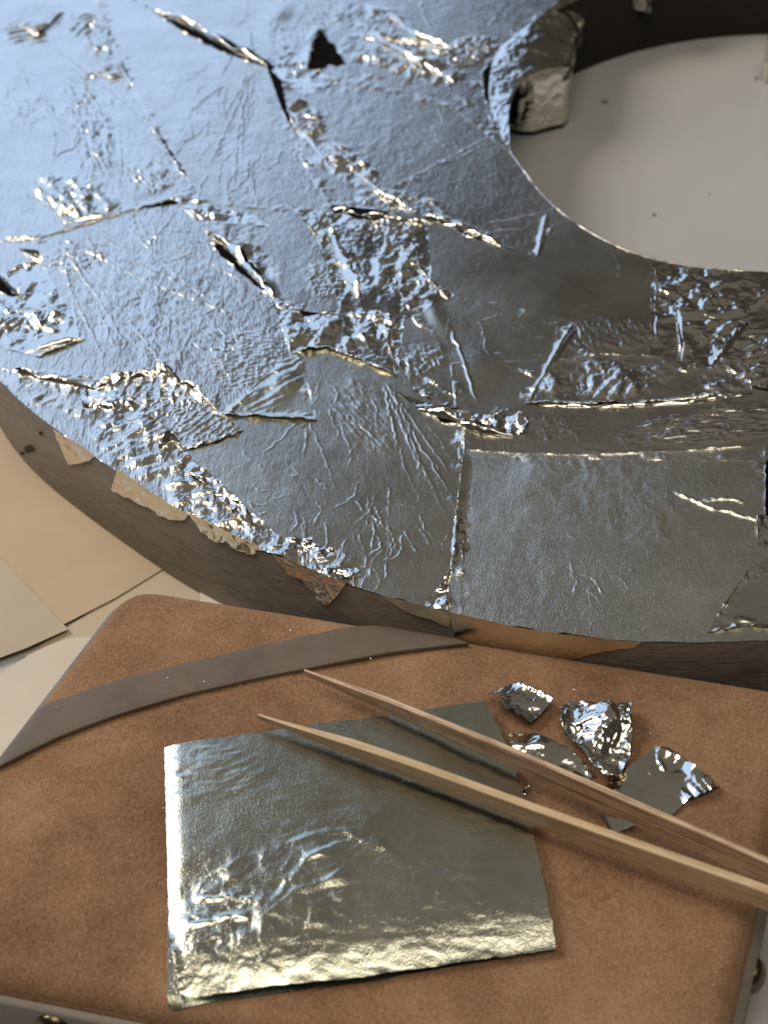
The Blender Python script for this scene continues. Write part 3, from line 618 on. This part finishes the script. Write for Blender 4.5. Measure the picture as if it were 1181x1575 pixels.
wall_leaf([(290,790),(330,806),(362,824),(352,832),(334,832),(304,808)], 7, 1.1, 9)
wall_leaf([(338,812),(396,838),(404,848),(370,846),(345,830)], 8, 0.8, 9)
wall_leaf([(350,824),(392,842),(398,852),(380,850)], 9, 0.6, 8)
wall_leaf([(418,852),(470,872),(500,884),(488,894),(448,884)], 11, 0.5, 10)
wall_leaf([(452,868),(500,886),(534,896),(516,918),(500,934),(474,902)], 13, 0.5, 13, label='creased triangular leaf corner hanging on the wall')
wall_leaf([(584,915),(640,930),(692,942),(692,964),(660,950),(634,944),(610,932)], 15, 0.3, 18, M_LEAF3)
wall_leaf([(691,942),(748,955),(800,967),(865,977),(930,984),(987,989),(975,996),(930,1000),(870,1016),(800,1032),(716,1032),(700,980)], 17, 0.12, 40, M_LEAF3, 0.3, label='smooth bronze looking leaf folded down the near wall')
for k, (pp, rr) in enumerate((((46, 690), 6.5), ((64, 666), 3.0), ((36, 697), 3.0))):
    A = np.array([(pp[0]+rr*1.25*math.cos(t)*random.uniform(0.75, 1.1), pp[1]+rr*math.sin(t)*random.uniform(0.75, 1.1)) for t in np.linspace(0, 2*np.pi, 14, endpoint=False)])
    P = on_wall(A); nv = np.c_[P[:, :2]-CO, np.zeros(len(P))]; nv /= np.linalg.norm(nv, axis=1)[:, None]
    c = P.mean(0)+nv.mean(0)*0.0003
    V = np.r_[P+nv*0.00025, [c]]
    obj('nail_hole', V, [(k2, (k2+1) % 14, 14) for k2 in range(14)], M_HOLE, ring)

def hanging(top_ang, bottom_px, zb, sd, amp, wl, m, bulge=0.004, label=None, nu=110, nv_=80):
    th = np.radians(np.linspace(top_ang[0], top_ang[1], nu)); tp = CI+np.stack([np.cos(th), np.sin(th)], 1)*(Rin(th)+0.0006)[:, None]
    tp = np.c_[tp, np.full(nu, T+0.0007)]
    b = np.array(bottom_px, float); L = np.r_[0, np.cumsum(np.hypot(*np.diff(b, axis=0).T))]; t = np.linspace(0, L[-1], nu)
    bp = U(np.stack([np.interp(t, L, b[:, 0]), np.interp(t, L, b[:, 1])], 1), zb)
    V = []; nin = np.stack([-np.cos(th), -np.sin(th), th*0], 1)
    uu, vv = np.meshgrid(np.linspace(0, 1, nu), np.linspace(0, 1, nv_))
    f = amp*1e-3*(facet(uu*wl*1.5, vv*wl*0.45, sd)+0.4*facet(uu*wl*3.2, vv*wl*1.2, sd+1))
    for r in range(nv_):
        v = r/(nv_-1); hf = math.sin(min(1, v*1.9)*math.pi/2); q = tp*(1-hf)+bp*hf; zf = v**2.0; q[:, 2] = tp[:, 2]*(1-zf)+bp[:, 2]*zf+0.0015*math.sin(min(1, v*3)*math.pi); q = q+nin*(bulge*math.sin(math.pi*v)*0.25)
        V.append(q+nin*(f[r]*min(1, v*5))[:, None])
    V = np.concatenate(V)
    F = np.array([(r*nu+k, r*nu+k+1, (r+1)*nu+k+1, (r+1)*nu+k) for r in range(nv_-1) for k in range(nu-1)])
    o = obj('hanging_leaf', V, F, m, ring, crumple=np.full(len(V), 0.22))
    if label: o['label'] = label
hanging((192, 126), [(770, 196), (790, 202), (822, 202), (862, 190), (884, 120), (892, 40), (896, 5)], 0.003, 21, 2.4, 5, M_FOIL, 0.010, 'crumpled leaf hanging down the inner wall')
hanging((124, 107), [(894, 12), (930, 14), (965, 12), (1000, 20)], 0.022, 25, 0.8, 4, M_FOIL, 0.001, 'pale strip of leaf over the far inner wall', 50, 30)

# ------------------------------------------------------------------ papers on the table
def sheet_of_paper(poly, z, m, label, sd, curl=0.0006, lift=None):
    Q, F, d = grid_poly(U2(poly, z), 0.0014)
    h = curl*(1+perlin(Q[:, 0]*14, Q[:, 1]*14, sd))
    if lift:
        c, rad, hh = lift; h = h+hh*np.exp(-(np.hypot(*(Q-U2([c], z)[0]).T)/rad)**2)
    o = obj('paper_sheet', np.c_[Q, z+h], F, m); tag(o, label, 'paper', 'loose papers under the ring')
    return o
sheet_of_paper([(40,1010),(250,868),(400,850),(480,1000),(300,1150),(60,1110)], 0.0003, M_PCRE, 'cream paper showing between tan paper and cushion corner', 1)
sheet_of_paper([(-260,620),(-60,600),(250,878),(178,922),(100,962),(-120,1060)], 0.0008, M_PTAN, 'tan paper lying under the outer wall of the ring', 2)
sheet_of_paper([(-150,700),(0,858),(106,970),(40,1000),(-20,1022),(-220,1080)], 0.0016, M_PBEI, 'beige paper on top at the left edge, pointed corner to the right', 3)
sheet_of_paper([(-150,1090),(0,1042),(60,1010),(105,992),(150,986),(230,992),(250,1100),(-60,1420),(-320,1420)], 0.0012, M_PWHI, 'pale paper with a raised curved edge left of the cushion', 4, 0.0006, ((90,1000), 0.018, 0.0022))
sheet_of_paper([(308,900),(420,900),(420,960),(310,960)], 0.0012, M_PWHI, 'small pale paper corner between cushion and ring', 5)

# ------------------------------------------------------------------ the gilder's cushion
HC = 0.028
CQ = np.r_[U2([(198,894),(1238,1059)], HC-0.001), U2([(1086,1735),(-232,1472)], HC-0.0045)]
def rounded(A, r, n=8):
    out = []
    for k in range(len(A)):
        p, a, b = A[k], A[k-1], A[(k+1) % len(A)]; u = (a-p)/np.linalg.norm(a-p); v = (b-p)/np.linalg.norm(b-p)
        for t in np.linspace(0, 1, n):
            out.append((1-t)**2*(p+u*r)+2*t*(1-t)*p+t*t*(p+v*r))
    return np.array(out)
CA = rounded(CQ, 0.010)
def edge_d(P):
    d, _, f = seg_dist(P, CA, True); return np.where(inside(P, CA), d, -d)
def cush_z(P):
    d = edge_d(P); r = 0.005; t = np.clip(1-d/r, 0, 1)
    z = HC-r*(1-np.sqrt(np.maximum(0, 1-t*t)))*0.9-0.0016*np.exp(-np.maximum(d, 0)/0.022)
    return np.where(d < 0, HC-0.0061+d*2.0, z)
cushion = empty('gilding_cushion', (*CQ.mean(0), 0), label='brown suede gilding cushion with grey leather edging, in front of the ring', cat='cushion')
Q, F, d = grid_poly(CA, 0.0011, bandn=30)
z = cush_z(Q); wob = 0.0004*perlin(Q[:, 0]*45, Q[:, 1]*45, 3)+0.00018*perlin(Q[:, 0]*160, Q[:, 1]*160, 5)
zz = z+wob*np.clip(d/0.004, 0, 1)
obj('suede_cover', np.c_[Q, zz], F, M_SUEDE, cushion)
CD = rough_outline(CA, 0.004, 0.0, 1); nC = len(CD); cen = CA.mean(0)
tn = np.roll(CD, -1, 0)-np.roll(CD, 1, 0); nr = np.stack([tn[:, 1], -tn[:, 0]], 1); nr /= np.linalg.norm(nr, axis=1)[:, None]
if ((CD-cen)*nr).sum() < 0: nr = -nr
def loop(prof):
    V = np.concatenate([np.c_[CD+nr*o_, np.full(nC, z_)] for o_, z_ in prof])
    F = np.array([(j*nC+k, j*nC+(k+1) % nC, (j+1)*nC+(k+1) % nC, (j+1)*nC+k) for j in range(len(prof)-1) for k in range(nC)]); return V, F
ze = float(cush_z(CA*0.9999+cen*0.0001).mean())
V, F = loop([(0, ze+0.0003), (0.0006, ze-0.001), (0.0009, 0.012), (0.0006, 0.001)]); obj('suede_side', V, F, M_SUEDE, cushion)
V, F = loop([(0.0006, ze-0.0010), (0.0022, ze-0.0011), (0.0026, ze-0.0016), (0.0027, 0.005), (0.0022, 0.0045), (0.0008, 0.0045)]); band = obj('leather_edging', V, F, M_BAND, cushion)
def stud(px, z):
    p = U2([px], z)[0]; k = np.argmin(np.hypot(*(CD-p).T)); n3 = np.array([*nr[k], 0]); c = np.array([*(CD[k]+nr[k]*0.0026), z])
    tx = np.array([-n3[1], n3[0], 0]); tz = np.array([0, 0, 1.0]); V = []; R = 0.0042
    for i in range(9):
        a = i/8*math.pi/2
        for j in range(24):
            t = j/24*2*math.pi; V.append(c+(tx*math.cos(t)+tz*math.sin(t))*R*math.cos(a)+n3*R*0.62*math.sin(a))
    F = np.array([(i*24+j, i*24+(j+1) % 24, (i+1)*24+(j+1) % 24, (i+1)*24+j) for i in range(8) for j in range(24)])
    obj('stud', V, F, M_STUD, cushion)
stud((92, 1572), ze-0.0062); stud((1172, 1506), ze-0.0062)
def UC(px):
    z = np.full(len(px), HC)
    for _ in range(6):
        d = rays(px); t = (z-CAMZ)/d[:, 2]; q = (CAM+d*t[:, None])[:, :2]; z = np.maximum(cush_z(q), HC-0.008)
    return q
# strap lying across the corner of the cushion
SU = np.array([(60,1092),(95,1080),(160,1060),(240,1040),(330,1017),(420,995),(520,972),(590,962),(680,968)], float)
SL = np.array([(-14,1190),(8,1180),(90,1141),(180,1108),(290,1075),(385,1052),(470,1036),(600,1010),(720,994)], float)
def resample(b, n):
    L = np.r_[0, np.cumsum(np.hypot(*np.diff(b, axis=0).T))]; t = np.linspace(0, L[-1], n)
    c = np.stack([np.interp(t, L, b[:, 0]), np.interp(t, L, b[:, 1])], 1)
    for _ in range(6): c[1:-1] = (c[:-2]+2*c[1:-1]+c[2:])/4
    return c
ns = 90; us, ls = resample(SU, ns), resample(SL, ns)
V = []; rows = [(0.0, 0.0), (0.0, 0.0011), (0.004, 0.0013), (0.02, 0.0014), (0.25, 0.0014), (0.5, 0.0014), (0.75, 0.0014), (0.98, 0.0014), (0.996, 0.0013), (1.0, 0.0011), (1.0, 0.0)]
for t, hh in rows:
    q = U2(ls*(1-t)+us*t, HC-0.0012); V.append(np.c_[q, cush_z(q)+hh+0.0002*np.sin(np.linspace(0, 9, ns))*(0.0 < t < 1.0)])
V = np.concatenate(V); F = np.array([(r*ns+k, r*ns+k+1, (r+1)*ns+k+1, (r+1)*ns+k) for r in range(len(rows)-1) for k in range(ns-1)])
o = obj('leather_strap', V, F, M_STRAP, cushion); o['label'] = 'grey brown leather strap across the cushion corner'

# ------------------------------------------------------------------ loose leaf on the cushion
FZ = HC
def loose(name, poly, feats, m, label, cat='metal leaf', gs=0.0005, clear=0.0006, tear=2.0, amb=0.2, sd=50, extra=None, group='loose leaf on the cushion'):
    A = rough_outline(UC(np.array(poly, float)), 6*PXM, tear*PXM, sd); Q, F, d = grid_poly(A, gs, bandn=40)
    x, y = Q[:, 0]/PXM, Q[:, 1]/PXM
    h = crease_field(Q, feats, sd)+amb*1e-3*(perlin(x/70, y/70, sd)+0.4*perlin(x/25, y/25, sd+1)+0.15*ridged(x/10, y/10, sd+2))
    if extra is not None: h = h+extra(Q, d, x, y)
    lift = max(0, -float(h.min()))
    z = cush_z(Q)+clear+np.maximum(h, -clear*0.6)
    c = np.array([*Q.mean(0), float(cush_z(Q).mean())])
    o = obj(name, np.c_[Q, z]-c, F, m, crumple=CR*(0.22 if m is M_FOIL else 0.10)); o.location = c
    return tag(o, label, cat, group)
def edge_bend(Q, d, x, y):
    A = U2([(255,1160),(265,1556)], HC); dl, _, _ = seg_dist(Q, A); B = U2([(262,1556),(560,1512),(854,1466)], HC); db, _, _ = seg_dist(Q, B)
    return 0.0010*(1-np.exp(-(dl/0.0020)**1.5))+0.0016*(1-np.exp(-(db/0.0065)**1.5))
loose('metal_leaf_sheet', [(259,1166),(500,1131),(742,1098),(780,1165),(812,1275),(848,1458),(560,1512),(262,1562)], [], M_SHEET,
      'lowest of the stacked silvery sheets, its corner peeking out at the bottom left', clear=0.0002, sd=61, tear=1.0, amb=0.02)
loose('metal_leaf_sheet', [(257,1162),(500,1128),(744,1095),(781,1158),(814,1272),(851,1462),(560,1510),(268,1560)], [], M_SHEET,
      'middle silvery sheet of the stack, only its left edge showing', clear=0.0004, sd=62, tear=1.0, amb=0.02)
loose('metal_leaf_sheet', [(255,1160),(420,1137),(580,1115),(746,1092),(778,1156),(800,1222),(816,1274),(836,1370),(855,1467),(700,1488),(560,1510),(420,1524),(282,1548),(262,1440)],
      [('f',(380,1410),(120,60,-10),0.55,40), ('k',(470,1345),(110,40,-15),0.18,40,2,-15), ('k',(320,1495),(45,60,0),0.10,9), ('k',(540,1440),(200,70,0),0.10,22,2,10), ('k',(320,1200),(70,30,0),0.16,16,3,-5), ('k',(600,1300),(200,120,0),0.04,20,3,0),
       ('c',[(300,1395),(350,1390),(410,1400)],0.7,9), ('c',[(290,1440),(350,1420),(390,1425)],0.7,9), ('c',[(420,1400),(480,1330),(560,1300)],0.3,12), ('c',[(440,1310),(530,1290),(620,1330)],0.3,12), ('l',[(282,1550),(262,1440)],1.0,14)],
      M_SHEET, 'large top silvery square sheet on the suede, wrinkled at its lower left', gs=0.00042, clear=0.0008, sd=63, tear=2.6, amb=0.14, extra=edge_bend)
loose('metal_leaf_scrap', [(780,1131),(800,1126),(822,1131),(845,1140),(872,1152),(913,1194),(904,1203),(860,1196),(784,1152)], [('f',(810,1140),(40,26,0),1.0,18), ('f',(895,1185),(40,26,0),0.8,14)], M_FOIL,
      'dark leaf scrap tucked under the crumpled one, beside the upper tweezer arm', gs=0.00036, clear=0.0008, sd=71)
loose('metal_leaf_scrap', [(928,1208),(965,1182),(1008,1150),(1026,1152),(1046,1164),(1072,1190),(1106,1214),(1090,1224),(1052,1238),(1031,1258),(985,1245),(945,1228)],
      [('l',[(1008,1150),(1046,1164),(1106,1214)],1.4,20), ('l',[(1106,1214),(1052,1238)],2.0,40), ('c',[(1012,1160),(1022,1190)],0.9,8), ('b',(1075,1205),(24,14,35),1.2), ('f',(1010,1200),(90,60,0),0.5,40)], M_FOIL,
      'flat dark pointed leaf scrap, rightmost on the cushion', gs=0.00036, clear=0.0006, sd=72)
loose('metal_leaf_scrap', [(922,1254),(948,1262),(980,1270),(960,1278),(939,1287)], [('l',[(922,1254),(939,1287)],0.8,8)], M_LEAF3, 'thin small leaf corner between the two tweezer arms', gs=0.0004, sd=73)
loose('metal_leaf_scrap', [(861,1096),(880,1086),(905,1088),(935,1086),(969,1097),(970,1140),(966,1180),(946,1213),(928,1210),(914,1194),(890,1165),(868,1142),(860,1120)],
      [('f',(915,1145),(80,90,0),2.6,26), ('f',(915,1145),(80,90,0),0.8,15), ('b',(930,1120),(40,30,0),2.0), ('l',[(861,1096),(868,1142),(914,1194),(946,1213)],2.0,22)], M_FOIL,
      'brightest crumpled leaf scrap, rounded at the far end', gs=0.00032, clear=0.0040, sd=74)
loose('metal_leaf_scrap', [(747,1084),(770,1070),(791,1057),(818,1071),(852,1084),(838,1100),(815,1122),(795,1117),(770,1108)],
      [('f',(800,1092),(60,45,0),1.5,28), ('l',[(747,1084),(770,1108),(815,1122)],4.0,26), ('l',[(791,1057),(852,1084)],1.2,14)], M_FOIL,
      'small square crumpled leaf scrap by the far corner of the sheet, one side curled up', gs=0.00032, clear=0.0030, sd=75)
loose('metal_leaf_curl', [(799,1214),(806,1221),(817,1212),(815,1219),(806,1226),(798,1221)], [('l',[(806,1221),(817,1212)],2.0,8)], M_FOIL, 'tiny curl of leaf between the tweezer arms at the sheet edge', gs=0.0003, sd=76, tear=0)
# crumbs of leaf scattered over the suede
V, F = [], []
spots = [(random.uniform(0, 1150), random.uniform(1010, 1560)) for _ in range(26)]+[(random.gauss(1010, 90), random.gauss(1130, 50)) for _ in range(12)]+[(random.gauss(280,30), random.gauss(1060,12)) for _ in range(8)]+[(88,1092),(86,1094),(883/2,1000),(447,975),(882,1060),(1055,1130)]
for p in spots:
    q = U2([p], HC); zc = float(cush_z(q)[0])+0.0006
    if 255 < p[0] < 850 and p[1] > 1100: continue
    if float(edge_d(q)[0]) < 0.004: continue
    if 0 < p[0] < 600 and p[1] < 1100: zc += 0.0016
    a = random.uniform(0, 6.3); l, wd = random.uniform(0.12, 0.4)*1e-3, random.uniform(0.06, 0.16)*1e-3; k = len(V)
    for sx, sy in ((-1, -1), (1, -1), (1.1, 1), (-0.7, 1)):
        V.append((q[0, 0]+sx*l*math.cos(a)-sy*wd*math.sin(a), q[0, 1]+sx*l*math.sin(a)+sy*wd*math.cos(a), zc+random.uniform(0, 0.0003)))
    F.append((k, k+1, k+2, k+3))
o = obj('leaf_crumbs', V, F, M_FOIL, smooth=False); tag(o, 'tiny bright crumbs of metal leaf scattered on the suede', 'crumbs', kind='stuff')

# ------------------------------------------------------------------ bamboo tweezers
tw = empty('bamboo_tweezers', U([(420, 1110)], HC)[0], label='pale bamboo tweezers lying across the silvery sheet', cat='tweezers')
def blade(bot, top, zs, thick, m, name='arm'):
    n = 60; B = resample(np.array(bot, float), n); t = np.linspace(0, 1, n)
    zb = np.interp(B[:, 0], [q[0] for q in zs], [q[1] for q in zs]); P = np.array([U([B[k]], HC+zb[k])[0] for k in range(n)])
    ty = np.interp(B[:, 0], [q[0] for q in top], [q[1] for q in top])
    dz = 0.001; yy = project(P+np.array([0, 0, dz]))[:, 1]; H = np.maximum(0.0005, (B[:, 1]-ty)/(B[:, 1]-yy)*dz); H = np.convolve(np.r_[np.full(5, H[0]), H, np.full(5, H[-1])], np.ones(11)/11, 'valid')
    dr = np.gradient(P[:, :2], axis=0); dr /= np.linalg.norm(dr, axis=1)[:, None]; nb = np.stack([-dr[:, 1], dr[:, 0]], 1)
    if nb[:, 1].mean() < 0: nb = -nb
    th = np.minimum(thick, 0.0006+np.cumsum(np.r_[0, np.hypot(*np.diff(P[:, :2], axis=0).T)])*0.06)
    s_ = np.cumsum(np.r_[0, np.hypot(*np.diff(P[:, :2], axis=0).T)])
    prof = [(0.0, 0.05), (0.0, 0.5), (0.0, 0.95), (0.06, 0.985), (0.16, 1.0), (0.84, 1.0), (1.0, 0.96), (1.0, 0.5), (1.0, 0.04), (0.84, 0.0), (0.16, 0.0)]
    V, uv = [], []
    for j, (a, b) in enumerate(prof):
        V.append(np.c_[P[:, :2]+nb*(a*th)[:, None], P[:, 2]+b*H]); uv.append(np.c_[s_*100/10, np.full(n, (b*0.9+a*0.25)*1.0)])
    V = np.concatenate(V); uv = np.concatenate(uv); L = len(prof)
    F = [(((j+1) % L)*n+k, ((j+1) % L)*n+k+1, j*n+k+1, j*n+k) for j in range(L) for k in range(n-1)]
    F += [tuple(j*n for j in range(L)), tuple(j*n+n-1 for j in reversed(range(L)))]
    return obj(name, V, F, m, tw, uv=uv, smooth=False), P[-1], H[-1]
up_arm, e1, h1 = blade([(468,1039),(794,1187),(1181,1361),(1440,1478)], [(468,1034),(560,1064),(794,1160),(1181,1331),(1440,1448)],
      [(468, 0.0042), (700, 0.0052), (1000, 0.0050), (1181, 0.0050), (1440, 0.005)], 0.0017, M_BAM1)
up_arm['label'] = 'upper tweezer arm showing lined bamboo fibre'
lo_arm, e2, h2 = blade([(397,1106),(580,1180),(809,1268),(1181,1403),(1440,1497)], [(397,1102),(580,1158),(809,1243),(1181,1376),(1440,1470)],
      [(397, 0.0055), (600, 0.0050), (1000, 0.0050), (1181, 0.0050), (1440, 0.005)], 0.0022, M_BAM2)
lo_arm['label'] = 'lower tweezer arm with smooth bamboo skin'

# ------------------------------------------------------------------ small things on the table inside the ring
V, F = [], []
for (p, r) in (((1162,121),5), ((1005,331),4), ((930,157),6), ((1090,300),1.5), ((960,250),1.5), ((880,230),1.2)):
    c = U([p], 0.0)[0]; k = len(V)
    for j in range(7):
        a = j/7*2*math.pi; q = r*random.uniform(0.7, 1.2)*0.00024; V.append((c[0]+q*math.cos(a), c[1]+q*math.sin(a), 0.0003))
    V.append((c[0], c[1], 0.0008)); F += [(k+j, k+(j+1) % 7, k+7) for j in range(7)]
o = obj('dust_specks', V, F, M_DUST); tag(o, 'small dark dust specks on the table inside the ring', 'specks', kind='stuff')

# pale curl of leaf standing on the table at the right edge of the picture
c0 = U([(1186, 122)], 0.0)[0]; n_, r_ = 40, 30; V = []
for k in range(r_):
    v = k/(r_-1); R = 0.0048*(1-0.25*v)*math.sqrt(max(0.02, 1-max(0, (v-0.75)/0.26)**2))
    for j in range(n_):
        a = j/(n_-1)*2*math.pi*1.15; rr = R*(1+0.05*j/n_+0.10*facet(np.array([j/7.0]), np.array([v*4]), 5)[0])
        V.append((c0[0]+rr*math.cos(a), c0[1]+rr*math.sin(a), 0.0004+v*0.026))
F = np.array([(k*n_+j, k*n_+j+1, (k+1)*n_+j+1, (k+1)*n_+j) for k in range(r_-1) for j in range(n_-1)])
o = obj('metal_leaf_curl', np.array(V)-c0, F, M_LEAF3, crumple=np.full(len(V), 0.05)); o.location = c0
tag(o, 'pale rolled curl of leaf standing on the table inside the ring, at the right edge', 'metal leaf')
